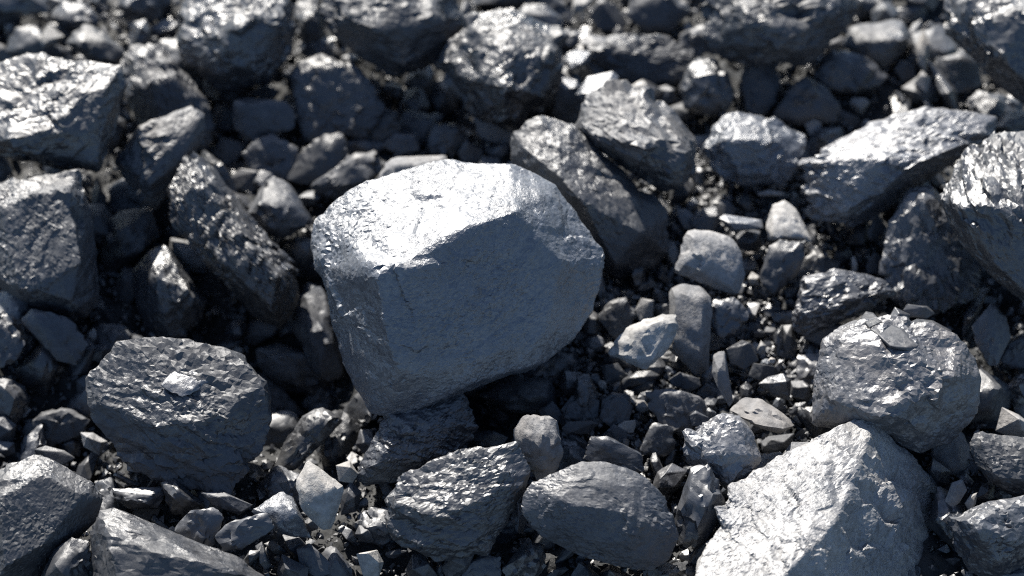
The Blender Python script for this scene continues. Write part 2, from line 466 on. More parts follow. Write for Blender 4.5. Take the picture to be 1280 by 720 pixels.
# kind, tile, material, lit share, outline in tile pixels, label, options ('f' = front ridge points x,y,height towards the viewer)
STONES = [
# --- the large ones
('B','F','b',0,'399,300 404,278 425,255 455,236 500,222 545,211 600,210 640,213 668,228 695,246 715,272 732,295 743,322 739,360,0 728,395,8 700,430,20 670,450,35 628,458,55 590,475,66 540,498,56 490,514,40 468,510,30 445,470,10 425,420,0 412,370,0 405,335,10',
 'largest boulder in the middle, silvery top face and cracked grey front',
 dict(key='boulder', f='428,345,66 470,345,116 515,322,112 558,296,97 600,280,86 650,262,66 690,275,38 500,465,94 600,450,78 680,420,50 715,330,36 455,400,72 460,480,50', back=.6, level=7, chips=2, terr=.4, rough=.62, embed=.2)),
('B','F','w',0,'1060,530,0 1092,528,-8 1110,548,-24 1135,578,-44 1165,610,-70 1182,635,-84 1192,660,-90 1196,720,-90 1196,800,-60 840,800,188 868,735,140 885,700,114 905,660,85 913,622,56 945,612,52 985,580,31 1030,550,12',
 'huge pale wedge at the bottom right, sunlit rough left face meeting a grey right face',
 dict(key='wedge', f='1078,536,7 1064,590,47 1054,640,87 1028,685,119 980,716,140 940,765,178 1000,790,140', back=.4, level=7, chips=0, terr=.5, rough=.75, strata=(.5,.35,.6,5.0,.007), embed=.5)),
('L','F','d',0,'110,475 150,430 190,424 250,430,0 305,448,0 335,485,4 337,545,0 282,612,16 235,606,6 165,580,0 118,522,0',
 'big dark lower left block with a flat chip lying on it and one shining scar',
 dict(key='block', f='120,492,10 195,533,30 252,528,36', level=6, rough=.6, chips=3, strata=(.3,.5,1,6,.010), lift=.03)),
('L','F','r',0,'1019,530 1021,470 1032,420 1060,403 1110,398 1160,405 1205,430 1224,470 1218,515 1185,552 1150,560 1100,545 1065,530',
 'rounded grey-blue boulder on the right carrying loose chips along its top',
 dict(key='rock', f='1050,424,22 1130,440,46 1105,522,62 1195,470,42 1040,500,34', level=6, rough=.6, chips=4, lift=.02)),
('L','F','r',.5,'1007,205 1050,178 1100,150 1160,133 1210,138 1248,150 1240,166 1205,192 1150,222 1100,252 1060,278 1020,270 1008,235',
 'long block at upper right with a shining wavy top and dark underside',
 dict(f='1014,206,26 1055,196,42 1100,202,62 1145,205,66 1200,182,40 1235,160,14 1060,262,40 1100,240,52', level=6, lift=.05, rough=.8, strata=(.2,.7,.7,5,.02))),
('L','F','s',.35,'1180,255 1195,220 1210,190 1250,172 1320,168 1320,400 1275,372 1240,340 1205,305 1190,280',
 'glittering striated block cut off by the right edge of the heap',
 dict(lift=.06, level=6, rough=.55, strata=(.7,.1,.7,7,.010))),
('L','F','d',0,'637,200 645,165 680,148 720,160 765,203 800,235 832,270 830,312 800,338 768,345 742,322 700,270 655,220',
 'large bluish lump in shade directly behind the boulder, brown at its lower end',
 dict(level=6, rough=.7, chips=3, f='655,185,26 690,172,20 725,250,62 800,290,46 770,332,36 790,245,34')),
('L','F','g',0,'555,85 575,40 597,15 640,12 690,35 703,60 700,100 685,130 640,162 600,150 575,120',
 'upright lump at top centre with a glittering broken crown and vertical front edge',
 dict(f='568,62,14 590,38,25 632,62,55 695,60,30 632,110,66 590,100,40 630,150,40 680,115,34', level=6, lift=.04)),
('L','F','d',0,'405,20 408,-30 560,-30 578,20 565,60 530,85 490,93 450,70 415,40','broad dark lump cut by the top edge, left of the upright glittering lump', dict(lift=.05, f='430,20,40 480,40,60 540,30,50 500,80,30 480,-10,50')),
('L','F','g',0,'222,66 226,20 242,-12 356,-15 367,20 362,68 337,98 303,108 266,104 232,80','big blunt lump at the top left with a brownish right face', dict(lift=.05, f='296,34,72 270,84,50 236,50,30 350,30,40 320,90,42 300,-5,40')),
('L','F','s',0,'-30,90 20,75 34,69 64,79 148,85 155,103 136,175 118,213 80,210 0,190 -30,185',
 'stepped block at the left edge with a bright broken ledge across it',
 dict(f='131,111,34 67,136,40 0,148,42 20,90,10 120,205,30 60,165,62 0,176,58 128,160,40', terr=1.5, rough=.65, lift=.06, level=6)),
('L','F','d',0,'-30,245 20,226 94,218 112,260 116,340 123,375 104,394 34,384 -5,345 -30,330','large flat-faced block at the left edge below the stepped block',
 dict(f='0,255,40 85,235,40 100,330,50 90,375,45 20,360,50', level=6, rough=.6)),
('L','F','g',0,'212,240 235,196 255,198 300,260 345,310 368,340 372,370 350,408 320,395 270,340 218,278','long dark slab leaning diagonally left of the boulder, grey face up', 
 dict(f='226,245,30 248,225,40 300,290,55 345,345,55 340,385,45 280,330,52 235,270,30', level=6, strata=(.7,-.5,.3,5,.014), lift=.02)),
('L','a','d',.12,'425,600 520,480 620,450 700,395 755,430 760,500 690,640 560,735 490,690 450,620','slanting block with a bright torn upper edge, near the left edge blocks',
 dict(f='455,612,34 540,503,46 640,480,48 742,440,32 560,690,60 680,590,58 620,560,75', lift=.06)),
('L','a','d',.3,'465,255 490,180 545,150 590,170 660,280 760,370 790,480 760,570 640,560 520,455 480,380','blurred lump with a flat bluish cap right of the stepped block', dict(lift=.02)),
('L','d','g',0,'490,290 560,220 620,210 690,300 705,370 765,420 740,480 650,545 560,530 510,430','pitted lump with a cluster of tiny glints in the dark hollow on the left', dict(rough=1.2)),
('L','d','d',0,'370,270 395,110 450,70 560,60 585,160 540,220 430,305 380,300','smaller block just right of the flat-faced left edge block', {}),
('L','d','d',.45,'915,90 970,0 1020,-60 1080,-30 1130,50 1165,110 1060,165 990,150','angular block with a grey upper facet right of the leaning slab', dict(lift=.02)),
('L','F','d',0,'-30,600 15,590 45,572 65,578 112,605 125,625 118,650 95,670 60,690 35,730 -30,735','broad dull slab filling the lower left corner',
 dict(f='0,620,40 50,595,30 105,620,26 60,680,36 0,720,45', level=6, rough=.4, terr=.3, chips=2)),
('L','F','d',0,'117,665 130,642 150,638 190,660 250,685 300,700 335,725 300,760 120,760','long dark lump cut by the bottom edge beside the lower left slab', dict(rough=.55, f='135,665,40 190,690,50 290,715,40 150,740,55')),
('L','h','s',0,'65,340 180,95 285,60 447,30 505,170 450,260 345,320 225,365 90,380','layered dark block under the boulder, with glassy steps',
 dict(f='140,300,60 200,200,70 330,160,90 420,150,70 300,280,80', strata=(.25,.75,.55,5,.018), level=6, rough=.7)),
('L','h','s',0,'180,436 225,348 357,297 520,244 655,229 700,333 685,393 595,482 550,631 357,661 223,586 172,541','big banded block at the bottom with a split running below its flat top',
 dict(f='210,450,60 300,475,90 420,485,100 560,420,85 680,385,30 300,600,70 500,600,66', strata=(.1,.5,.85,5,.016), level=6, rough=.6, lift=.02)),
('L','h','d',0,'685,480 690,420 720,380 790,350 900,300 990,300 1110,340 1200,430 1250,570 1230,640 1150,695 1050,680 850,620 720,540','smooth rounded lump in front at the bottom with a faint orange mark',
 dict(f='820,430,70 960,465,88 1090,495,80 1200,545,46 1050,590,66 850,540,58 900,350,44 1050,380,52', level=6, lift=.03, rough=.45, chips=3)),
('G','h','m',0,'645,180 680,125 730,118 805,140 815,200 832,240 820,300 775,360 735,365 690,290 650,230','matt grey upright stone with a groove down it, below the boulder',
 dict(f='700,190,45 760,170,50 800,230,40 760,320,40 740,240,62', name='grey_stone', lift=.05)),
('L','h','d',0,'515,50 560,10 640,-30 770,-10 805,50 800,110 770,130 680,110 600,90','rounded lump tucked under the right side of the boulder', {}),
('L','i','r',.12,'5,270 25,185 110,150 160,118 220,130 270,190 300,290 270,350 200,410 130,340 60,300','rounded lump with a bright curved upper rim, left of the huge wedge',
 dict(f='35,200,25 110,178,45 165,145,35 230,150,30 170,260,85 250,270,60 190,370,50 90,270,70', lift=.05)),
('L','i','s',.1,'-20,520 0,440 40,320 110,310 140,380 170,470 120,560 60,615 0,590','cracked upright lump with a shining left edge, beside the wedge', dict(lift=.04, f='60,345,34 105,340,30 30,430,50 100,440,70 140,470,44 60,560,50')),
('G','i','m',.5,'185,105 240,55 310,65 400,130 420,160 370,190 300,170','pale flat-topped stone lying above the lump with the bright rim', dict(name='grey_stone', lift=.04, push=14, rough=.5, f='200,112,20 290,160,90 385,172,85 320,115,58')),
('L','F','d',0,'1213,555 1222,540 1280,548 1310,560 1310,605 1270,622 1240,605 1220,580','flat-faced lump at the right edge below the boulder with chips', dict(lift=.03, f='1228,552,12 1300,562,20 1290,600,24 1245,595,26')),
('L','F','g',0,'1192,650 1230,632 1310,622 1310,690 1270,700 1250,725 1215,712 1195,680','glassy dark lump low on the right edge, right of the wedge', dict(lift=.0)),
('L','F','g',.1,'1105,335 1112,280 1138,240 1165,236 1187,270 1222,320 1217,368 1165,388 1120,372','bluish lump in deep shade between the glittering block and the long bright-topped block', {}),
('G','f','m',0,'-10,290 0,240 30,150 100,145 190,170 225,220 240,310 210,385 140,360 30,310','smooth five-sided grey stone with a bright chipped corner',
 dict(name='grey_stone', lift=.05, rough=.9, f='20,260,40 45,175,30 110,165,30 185,200,32 215,300,40 190,350,40 110,250,50')),
('G','f','p',.3,'320,130 345,50 385,30 430,60 470,140 495,185 440,178 330,180','tapering pale stone with a rounded sunlit tip', dict(name='pale_stone', lift=.05, rough=.4, f='345,120,50 380,75,38 430,110,50 460,165,55 350,170,70')),
('L','f','d',.15,'300,320 330,200 370,180 460,190 470,220 440,310 350,380 310,350','dark lump with a pale left edge just under the tapering pale stone', dict(lift=.03)),
('S','F','m',0,'837,362 850,357 875,359 890,376 884,430 885,460 870,467 838,438','flat bluish plate standing beside the white-edged pale chip', dict(name='coal_slab', f='842,368,16 880,372,14 876,430,20 874,452,16 842,430,18', back=.3, rough=.4, lift=.03)),
('L','f','g',.2,'105,450 130,405 205,395 245,430 250,480 200,530 150,550 110,500','small round lump with one bright glint right of the blue plate', dict(lift=.03)),
('L','f','g',.25,'425,510 430,470 460,320 570,285 700,310 760,330 790,380 700,440 590,480 480,530','shiny cracked block with bright flakes, above the boulder carrying chips', dict(lift=.02, rough=1.4, f='450,440,50 470,340,40 570,330,50 600,430,70 700,380,60')),
('G','e','p',.0,'990,595,0 1070,505,0 1130,476,0 1248,456,0 1256,508,0 1215,590,10 1130,660,18 1080,622,14','pale chip with a white upper edge and a dark left facet, beside the blue plate',
 dict(name='pale_stone', lift=.06, f='1082,524,40 1140,500,44 1240,478,36 1085,615,48 1135,640,40 1205,570,44', level=4, rough=.9, chips=3)),
('L','F','d',.4,'722,160 735,120 760,105 800,108 840,140 868,175 866,210 850,235 825,238 780,200 740,180','block behind the boulder on the right, speckled bright top over a dark front',
 dict(f='730,162,26 790,180,60 845,190,60 860,185,50 848,222,52 780,192,50 760,125,14', lift=.06, rough=1.3)),
('L','F','d',.2,'735,65 760,45 830,45 865,70 862,100 800,107 770,92','blurred lump behind the speckled block, bright bits along its top', dict(rough=1.3)),
('L','F','d',0,'884,45 890,5 905,-30 1065,-30 1068,10 1045,45 1005,80 960,72 920,77 895,65','large smooth lump at the top with a bright patch on its upper left', dict(lift=.05, f='910,20,24 950,30,55 1030,20,44 1000,60,38 940,62,36 980,-10,40')),
('L','c','d',.05,'225,300 240,215 290,205 340,230 375,300 360,380 310,430 250,410','egg-shaped dark lump under the large smooth top lump', {}),
('L','c','d',.2,'345,430 400,340 470,290 540,330 600,400 570,450 440,465','grey lump right of the egg-shaped one, sloping down to the right', {}),
('L','c','g',.15,'500,290 540,200 600,190 700,220 765,290 730,330 620,345 540,330','dark faceted lump below the large smooth top lump', {}),
('L','c','d',.4,'610,170 640,95 820,80 860,150 800,220 760,250 680,200','wide grey lump right of the large smooth top lump, with a flat upper face', {}),
('G','c','p',0,'875,170 905,108 930,170 910,260 885,230','almond-shaped pale stone standing on end at the upper right', dict(name='pale_stone', lift=.04)),
('L','c','d',.1,'930,310 960,220 1040,195 1115,230 1120,320 1040,345','blurred dark block left of the top right corner lump', {}),
('L','F','g',0,'1183,-25 1186,40 1238,72 1247,104 1277,126 1320,132 1320,-30','great lump filling the top right corner, bright flakes on its shoulder', dict(lift=.07, rough=1.3, f='1235,20,45 1250,70,50 1290,110,40 1300,10,60')),
('L','c','b',.35,'100,560 120,470 190,430 300,430 460,500 440,570 380,690 240,690 110,630','bluish lump with two glittering patches, left of the long bright-topped block', dict(lift=.02, rough=1.2)),
# --- chips lying on other stones
('C','F','r',0,'204,481 218,462 232,448 262,442 278,453 266,472 232,494','flat chip lying on top of the big dark lower left block', dict(on='block', th=3.5, rough=.4)),
('C','f','d',0,'710,510 760,485 830,505 885,570 850,590 780,580','largest flat chip on the boulder at the right, lying on its upper left shoulder', dict(on='rock', th=6)),
('C','f','d',0,'665,470 690,440 720,448 755,485 705,512','small square chip on the top left corner of the boulder with chips', dict(on='rock', th=6)),
('C','f','g',0,'785,460 800,430 860,455 850,490 810,495','small upright chip behind the largest flat chip on the right boulder', dict(lift=.10, back=.4)),
('S','f','d',.2,'850,490 880,470 940,478 1010,515 990,545 900,535','thin shard resting along the top of the right boulder', dict(on='rock', th=5)),
('S','f','s',.2,'830,440 850,420 920,425 945,450 920,470 850,465','thin flat shard just above the boulder with chips', dict(lift=.08)),
# --- top left
('C','a','d',.4,'240,160 315,85 370,110 465,190 440,245 350,230 290,190','small leaning chunk with a bright left rim above the stepped block', dict(lift=.04)),
('C','a','p',.6,'140,150 180,90 235,135 210,165 160,175','tiny brilliant chip above the stepped block', dict(lift=.05)),
('L','a','d',.1,'170,200 200,165 260,185 280,240 200,240','small dark piece under the tiny brilliant chip', {}),
('L','a','g',.3,'-40,20 -30,-40 60,-40 160,0 185,45 100,60 20,45','glittering lump in the very top left corner', dict(lift=.03)),
('L','a','d',0,'20,190 60,110 130,90 190,150 250,200 180,240 90,225','shaded lump above the stepped block, left side', {}),
('L','a','d',0,'190,60 230,0 330,20 370,80 320,130 240,110','blurred dark lump right of the glittering top left corner lump', {}),
('L','a','d',0,'440,20 470,-40 600,-40 600,60 530,95 470,60','dark piece at the top edge left of the big blunt lump', {}),
('L','a','d',.15,'865,400 875,362 960,370 1060,385 1105,430 1090,475 1010,490 940,520 868,485','oblong block below the big blunt lump', dict(lift=.03)),
('L','a','d',.1,'900,570 950,530 1010,500 1100,550 1100,620 1050,680 980,650 930,620','folded dark lump below the oblong block', dict(terr=2)),
('L','F','d',.1,'362,95 370,75 400,70 440,82 470,108 482,130 455,165 412,172 380,175 368,140','round-backed blurred lump below the broad top lump', {}),
('L','F','d',.1,'362,222 375,190 405,170 430,168 440,205 415,225 380,230','small grey-blue lump between the folded lump and the round-backed lump', {}),
('L','F','d',0,'392,230 420,212 445,192 470,190 478,212 455,235 420,250','dark lump touching the back left of the largest boulder', {}),
('C','a','d',.1,'785,570 820,510 900,530 890,590 830,612','little block left of the folded dark lump', {}),
('C','a','d',.1,'860,660 890,625 960,635 975,680 930,715 870,700','little block below the folded dark lump', {}),
('C','a','d',.1,'930,345 980,310 1040,340 1020,370 960,368','crumb tucked under the lower right of the big blunt lump', {}),
('L','a','d',0,'1090,60 1110,0 1180,-20 1210,80 1200,180 1130,190','shadowed piece in the gap right of the big blunt lump', {}),
('L','a','g',0,'730,620 760,560 830,620 890,720 850,760 790,720','ridged dark piece above the angular block with the grey upper facet', {}),
# --- top middle
('G','b','m',.3,'150,660 170,610 200,585 390,580 402,612 330,650 240,690 150,690','flat grey stone peeping out behind the top of the largest boulder', dict(name='grey_stone', lift=.05, back=.35, rough=.5)),
('C','b','d',.2,'75,500 110,430 150,400 220,430 225,490 140,540 90,530','small lump behind the boulder with a smudged shiny top', {}),
('C','b','d',.2,'155,540 200,490 290,500 300,560 220,580','dark stone just above the flat grey stone behind the boulder', {}),
('L','b','g',.2,'315,540 350,470 430,455 480,520 420,580 350,570','cracked lump holding a white fleck, in the hollow behind the boulder', {}),
('L','b','d',0,'215,400 230,335 300,325 330,400 290,470 230,460','shaded block in the dark hollow under the broad top lump', {}),
('L','b','d',0,'320,360 360,300 410,310 430,400 390,440 330,420','shaded round lump in the dark hollow left of the upright lump', {}),
('C','b','d',0,'20,650 80,570 150,590 140,640 60,690','dark chip left of the flat grey stone behind the boulder', {}),
('C','b','d',.1,'440,570 470,520 530,560 520,610 460,610','rounded crumb right of the cracked lump with a white fleck', {}),
('L','b','g',.4,'655,45 690,15 760,20 830,70 825,110 740,105','glittering lump right behind the upright lump at top centre', dict(lift=.02, rough=1.4)),
('G','b','p',.5,'865,50 870,-20 930,-20 940,0 895,50','brilliant white chip at the top edge right of the upright lump', dict(name='pale_stone', lift=.05)),
('L','b','d',.2,'1060,60 1100,-30 1230,-30 1285,50 1230,120 1140,125','smooth lump at the top edge right of the brilliant white chip', {}),
('C','b','b',.6,'830,220 850,195 880,188 930,195 910,240 855,268','bright flat flake right of the upright lump, upper of the two', dict(lift=.05)),
('C','b','b',.7,'880,350 920,285 1010,270 1030,290 990,345 900,378','bright broken flake above the speckled block', dict(lift=.07)),
('C','b','b',.6,'800,320 820,290 880,295 890,325 840,350','small bright crumb left of the bright broken flake', dict(lift=.04)),
('L','b','g',.5,'895,160 920,130 990,140 1060,170 1050,210 960,205','glittering low lump above the speckled block', dict(lift=.03, rough=1.3)),
('L','F','d',0,'590,5 600,-30 650,-30 670,-5 640,14','dark piece at the top edge behind the upright lump', {}),
('L','b','d',.1,'930,60 960,0 1030,20 1070,90 1030,120 960,110','dark lump in the gap beside the smooth top edge lump', {}),
('C','b','d',0,'500,640 530,580 590,590 600,650 540,690','crumb between the flat grey stone and the large bluish lump', {}),
# --- top right
('L','c','g',.3,'0,330 30,250 70,215 130,230 160,290 200,340 190,410 100,430 20,400','glittering knobbly lump left of the egg-shaped lump', dict(rough=1.5, lift=.02)),
('L','c','d',0,'770,-40 980,-40 945,45 860,25','lump at the top edge right of the large smooth lump', {}),
('L','c','d',0,'650,20 660,-40 780,-40 790,50 720,75 660,70','dark lump at the top edge squeezed beside the large smooth lump', {}),
('C','c','m',.1,'465,460 490,415 525,450 522,522 480,500','small grey upright chip left of the long bright-topped block', {'name':'grey_stone','cat':'stone'}),
('C','c','d',.2,'540,440 560,350 600,400 590,440 565,460','pale-edged splinter below the sloping grey lump', {}),
('C','c','m',.2,'870,310 900,260 935,290 920,350','small light stone below the almond-shaped pale stone', {'name':'grey_stone','cat':'stone','lift':.02}),
('C','c','d',.1,'800,260 820,225 870,235 880,290 830,310','dark small lump left of the small light stone', {}),
('C','c','d',.1,'905,100 930,75 1000,130 980,160 930,150','dark wedge right of the almond-shaped pale stone', {}),
('L','F','d',0,'1050,88 1075,70 1100,90 1095,112 1065,118','small dim lump above the long bright-topped block', {}),
('L','F','d',0,'1240,160 1262,138 1290,140 1310,165 1270,172','dim lump between the corner lump and the glittering edge block', {}),
('L','F','d',0,'1128,110 1150,95 1178,108 1170,126 1140,128','dim flat piece above the middle of the long bright-topped block', {}),
# --- left middle
('L','d','d',.1,'75,480 120,440 250,470 330,560 270,640 210,620 130,540','oblong block below the flat-faced left edge block', dict(lift=.02)),
('L','d','d',.1,'-60,480 10,470 60,510 95,570 60,620 0,650 -60,620','rounded lump cut by the left edge halfway down', dict(lift=.02)),
('L','F','d',0,'322,440 350,430 395,445 418,470 398,498 350,485 328,460','shaded lump in the pit between the big dark block and the boulder', {}),
('L','F','d',0,'365,405 385,355 405,360 425,420 430,470 405,470 380,445','tall shaded lump leaning against the left foot of the boulder', {}),
('L','d','d',0,'1060,200 1100,160 1170,180 1180,270 1120,300 1070,260','shaded piece between the angular block and the left side of the boulder', {}),
('C','d','d',0,'300,640 340,570 400,560 430,590 380,620','dark crumb right of the oblong block at the left', {}),
('G','d','m',0,'-20,425 20,415 45,440 20,465 -20,468','light pebble at the left edge, wedged between two lumps', dict(name='grey_stone')),
('C','d','p',0,'320,530 345,505 370,525 360,560 330,560','bluish-white pebble right of the oblong block at the left', {'name':'pale_stone','cat':'stone'}),
('L','F','d',.1,'300,462 330,470 355,490 378,515 350,528 335,530 330,490','lump with a slanting grey face right behind the big dark block', {}),
('L','d','d',0,'340,0 360,-40 400,20 380,100 345,90','thin shaded piece right of the flat-faced left edge block', {}),
('C','d','p',.4,'860,590 880,572 905,585 900,605 870,608','tiny white crumb in the pit above the big dark block', {'name':'pale_stone','cat':'stone','lift':.03}),
# --- lower left
('L','g','d',.1,'80,170 150,110 250,100 340,140 300,190 210,230 120,250','dark lump in the pit left of the big dark block', {}),
('C','g','m',.1,'30,90 60,70 115,100 95,130 50,140','small grey wedge at the left edge above the lower left slab', {'name':'grey_stone','cat':'stone'}),
('L','g','d',0,'-40,130 20,120 60,160 50,220 -40,230','dark lump cut by the left edge above the lower left slab', {}),
('S','g','d',.2,'130,250 170,235 240,255 275,280 200,332','flat angular piece on the top corner of the lower left slab', dict(lift=.05)),
('G','g','m',0,'305,190 345,185 395,220 370,272 312,240','small light cube-like stone left of the big dark block', dict(name='grey_stone', lift=.03)),
('C','g','d',0,'210,235 260,200 300,230 295,275 250,262','dark chip left of the small light cube-like stone', {}),
('S','g','s',0,'410,395 600,390 605,420 580,465 480,470 430,440','straight-topped dark slab lying under the big dark block', dict(lift=.02)),
('S','g','d',.3,'415,345 430,335 525,375 520,392 480,385','thin splinter above the straight-topped dark slab', dict(lift=.02)),
('L','g','g',0,'600,375 650,355 700,400 765,460 700,490 645,500','glossy wedge poking up below the big dark block', dict(lift=.02)),
('L','g','g',.1,'655,540 690,490 790,465 835,500 800,560 790,615 740,615 660,590','small glinting nugget below the glossy wedge', dict(lift=.03)),
('S','g','d',.2,'750,410 830,405 935,455 890,497 790,455','flat brownish splinter right of the glossy wedge', dict(lift=.03)),
('L','g','s',.1,'800,570 850,520 985,490 1015,545 900,620 840,625','striped loaf-shaped piece left of the two-faced pale stone', dict(lift=.04)),
('L','g','b',0,'945,480 1045,405 1080,430 1120,510 1155,580 1080,572 1000,545','blue-grey angular lump touching the two-faced pale stone', dict(lift=.03)),
('G','g','p',0,'1100,370 1145,290 1200,330 1282,390 1240,440 1230,545 1190,540 1120,470','two-faced pale stone with a dark crack, standing out at lower left', dict(name='pale_stone', lift=.06, rough=.5, f='1150,315,25 1215,395,62 1130,410,50 1225,430,58 1222,520,40 1140,455,50')),
('L','g','g',.15,'1010,345 1050,240 1130,120 1190,95 1278,140 1205,220 1100,320','long wet-looking piece slanting up above the two-faced pale stone', dict(lift=.03)),
('L','g','d',0,'145,740 200,620 270,575 330,600 330,700 300,760 150,770','brownish lump at the bottom edge between the two lower left slabs', dict(lift=.03)),
('L','g','d',.1,'1100,620 1150,595 1200,640 1255,700 1180,728 1120,690','dark block below the two-faced pale stone', {}),
('C','g','d',0,'1030,700 1050,640 1140,690 1140,740 1040,740','dark chip at the bottom edge right of the striped loaf-shaped piece', {}),
('C','g','m',.1,'335,430 345,395 385,420 380,440','tiny tan crumb beside the lower left slab', {'name':'grey_stone','cat':'stone','lift':.02}),
('C','g','m',.1,'610,560 640,535 660,545 650,570 620,575','tiny tan pebble left of the small glinting nugget', {'name':'grey_stone','cat':'stone'}),
('C','g','d',.1,'495,480 530,465 600,470 580,515 520,515','dark plate below the straight-topped dark slab', {}),
('C','g','g',0,'980,600 1010,585 1070,635 1030,650','thin dark chip below the blue-grey angular lump', {}),
('C','g','g',0,'950,610 975,595 1010,680 990,700 965,660','upright dark shard right of the striped loaf-shaped piece', {}),
('G','g','p',0,'1250,310 1300,290 1330,340 1310,375 1262,365','whitish fragment just right of the two-faced pale stone', dict(name='pale_stone', lift=.03)),
('G','g','m',.1,'-40,360 0,325 45,315 55,340 10,375 -30,390','grey fragment at the left edge on top of the lower left slab', dict(name='grey_stone', lift=.04)),
# --- bottom middle
('L','h','s',.1,'905,290 930,200 1000,205 1130,270 1120,330 1060,315 960,305','rough dark block behind the smooth rounded lump', dict(lift=.03)),
('S','h','d',.2,'820,170 850,148 930,142 965,155 920,192 840,195','flat shard right of the matt grey upright stone', dict(lift=.02)),
('L','h','g',.1,'835,130 850,80 900,45 960,70 965,130 900,150','glossy lump with tiny glints above the flat shard', dict(rough=1.3)),
('L','h','g',.1,'970,130 985,70 1050,50 1085,90 1075,160 1010,165','glossy round lump right of the one above the flat shard', dict(rough=1.2)),
('L','k','d',.1,'470,360 600,340 700,370 780,440 770,490 690,475 650,560 560,520 490,450','grey lump with a rounded shadow across it, left of the lump with the bright rim', dict(lift=.02)),
('L','k','g',.1,'440,640 500,510 600,530 615,650 560,680 450,670','small square-cut block left of the lump with the bright rim', dict(lift=.02)),
('C','k','d',.1,'690,480 720,458 785,490 770,540 700,530','little chip touching the back of the lump with the bright rim', dict(lift=.04)),
('L','k','d',0,'1040,610 1080,580 1205,570 1190,650 1100,680 1050,660','dark lump under the pale flat-topped stone', {}),
('G','k','m',.6,'1165,650 1200,610 1290,610 1300,640 1190,690','bright-topped chip squeezed between the wedge and the boulder with chips', dict(name='grey_stone', lift=.05)),
('C','k','d',.1,'1215,580 1240,545 1290,540 1300,590 1240,598','grey chip against the left foot of the boulder with chips', {}),
('G','h','p',0,'65,640 100,625 140,620 165,670 140,725 85,720','pale fragment at the bottom edge left of centre', dict(name='pale_stone', lift=.03)),
('L','h','g',0,'610,690 680,600 760,600 765,680 720,760 620,750','dark lump at the bottom edge under the big banded block', {}),
('L','h','d',.1,'450,690 530,640 600,650 590,740 460,750','grey-blue lump at the bottom edge below the banded block', {}),
('C','h','d',.2,'525,215 570,178 625,205 600,240 540,240','knob sitting behind the big banded block', dict(lift=.03)),
('L','h','d',0,'0,420 40,370 80,410 60,480 0,500','dark lump below the whitish fragment', {}),
('C','h','d',0,'880,740 880,670 930,660 935,740','small upright grey chip at the bottom edge under the smooth rounded lump', {}),
('L','h','g',0,'1155,400 1180,330 1235,300 1290,330 1250,400 1200,425','dark glassy lump between the smooth rounded lump and the cracked upright lump', {}),
('L','h','g',0,'610,500 660,440 700,500 690,570 630,570','dark piece wedged between the banded block and the smooth rounded lump', {}),
('L','i','d',0,'0,720 60,610 160,560 190,500 195,590 130,690 60,740','shaded lump tucked under the left edge of the huge wedge', {}),
# --- right
('C','i','m',.1,'985,440 1010,370 1050,360 1068,400 1040,450 1005,470','round light pebble right of the huge wedge', {'name':'grey_stone','cat':'stone','lift':.03}),
('C','i','p',0,'1060,450 1080,415 1105,410 1100,450 1080,482','small white pebble beside the round light pebble', {'name':'pale_stone','cat':'stone','lift':.03}),
('L','i','g',0,'915,320 940,280 1005,330 1000,380 960,390 925,360','glassy black chunk above the round light pebble', {}),
('G','i','m',0,'1175,180 1200,95 1260,120 1310,160 1300,205 1220,198','grey triangular stone at the right edge above the flat-faced lump', dict(name='grey_stone', lift=.03)),
('C','i','d',.1,'1110,120 1130,85 1180,90 1180,140 1130,150','small dim cube right of the boulder with chips', {}),
('L','F','g',0,'1255,490 1270,470 1310,462 1310,500 1270,512','dark glossy lump at the right edge, level with the boulder with chips', {}),
('L','i','d',0,'1215,610 1250,560 1320,560 1320,650 1240,655','dark lump at the right edge above the glassy dark lump', {}),
('L','i','d',0,'1155,730 1200,685 1320,690 1320,780 1160,780','dark lump in the bottom right corner', {}),
('L','f','d',.1,'1085,500 1160,420 1215,480 1230,540 1180,640 1150,650 1100,560','upright grey lump right behind the boulder with chips', dict(lift=.03)),
('L','f','d',.1,'1195,620 1230,560 1270,535 1330,560 1320,650 1230,655','rounded grey lump at the right edge beside the boulder with chips', dict(lift=.02)),
('C','f','d',.1,'695,150 730,75 765,130 740,175 710,180','grey triangular chip under the long bright-topped block', dict(lift=.03)),
('C','f','d',.1,'690,275 720,225 755,240 735,300 700,300','small dark chip above the shiny cracked block', {}),
('L','f','d',0,'620,190 650,110 700,90 700,170 670,220','dark lump in the shadow under the long bright-topped block', {}),
('C','k','d',.1,'880,150 950,105 1010,120 1025,200 960,250 890,220','rounded grey chip above the pale flat-topped stone', dict(lift=.02)),
('C','k','p',0,'1025,150 1045,102 1070,130 1065,165 1035,175','small light pebble right of the rounded grey chip', {'name':'pale_stone','cat':'stone','lift':.03}),
('C','k','p',.3,'1078,205 1095,185 1115,195 1110,215 1085,217','tiny brilliant white crumb above the pale flat-topped stone', {'name':'pale_stone','cat':'stone','lift':.05}),
('C','k','d',.1,'980,280 1010,220 1110,235 1110,290 1040,310','dark chip with a bright top line above the pale flat-topped stone', dict(lift=.02)),
('L','k','g',.35,'1035,320 1080,280 1160,262 1192,300 1185,400 1110,380','glittering nugget right above the pale flat-topped stone', dict(lift=.03, rough=1.5)),
('C','k','m',0,'805,170 835,163 862,172 865,320 905,405 885,428 845,370 800,265','narrow upright splinter with a rough sparkling face', {'name':'coal_splinter','cat':'coal splinter','lift':.04}),
('L','k','d',.1,'580,300 640,265 740,290 742,330 690,357 600,330','small oval lump below the blue plate', dict(lift=.02)),
('C','k','d',.1,'725,370 770,310 840,350 860,410 800,420 740,400','dark chip left of the narrow upright splinter', {}),
('C','k','d',0,'405,350 450,285 520,270 510,330 450,382','dark slanting chip below the pale chip', {}),
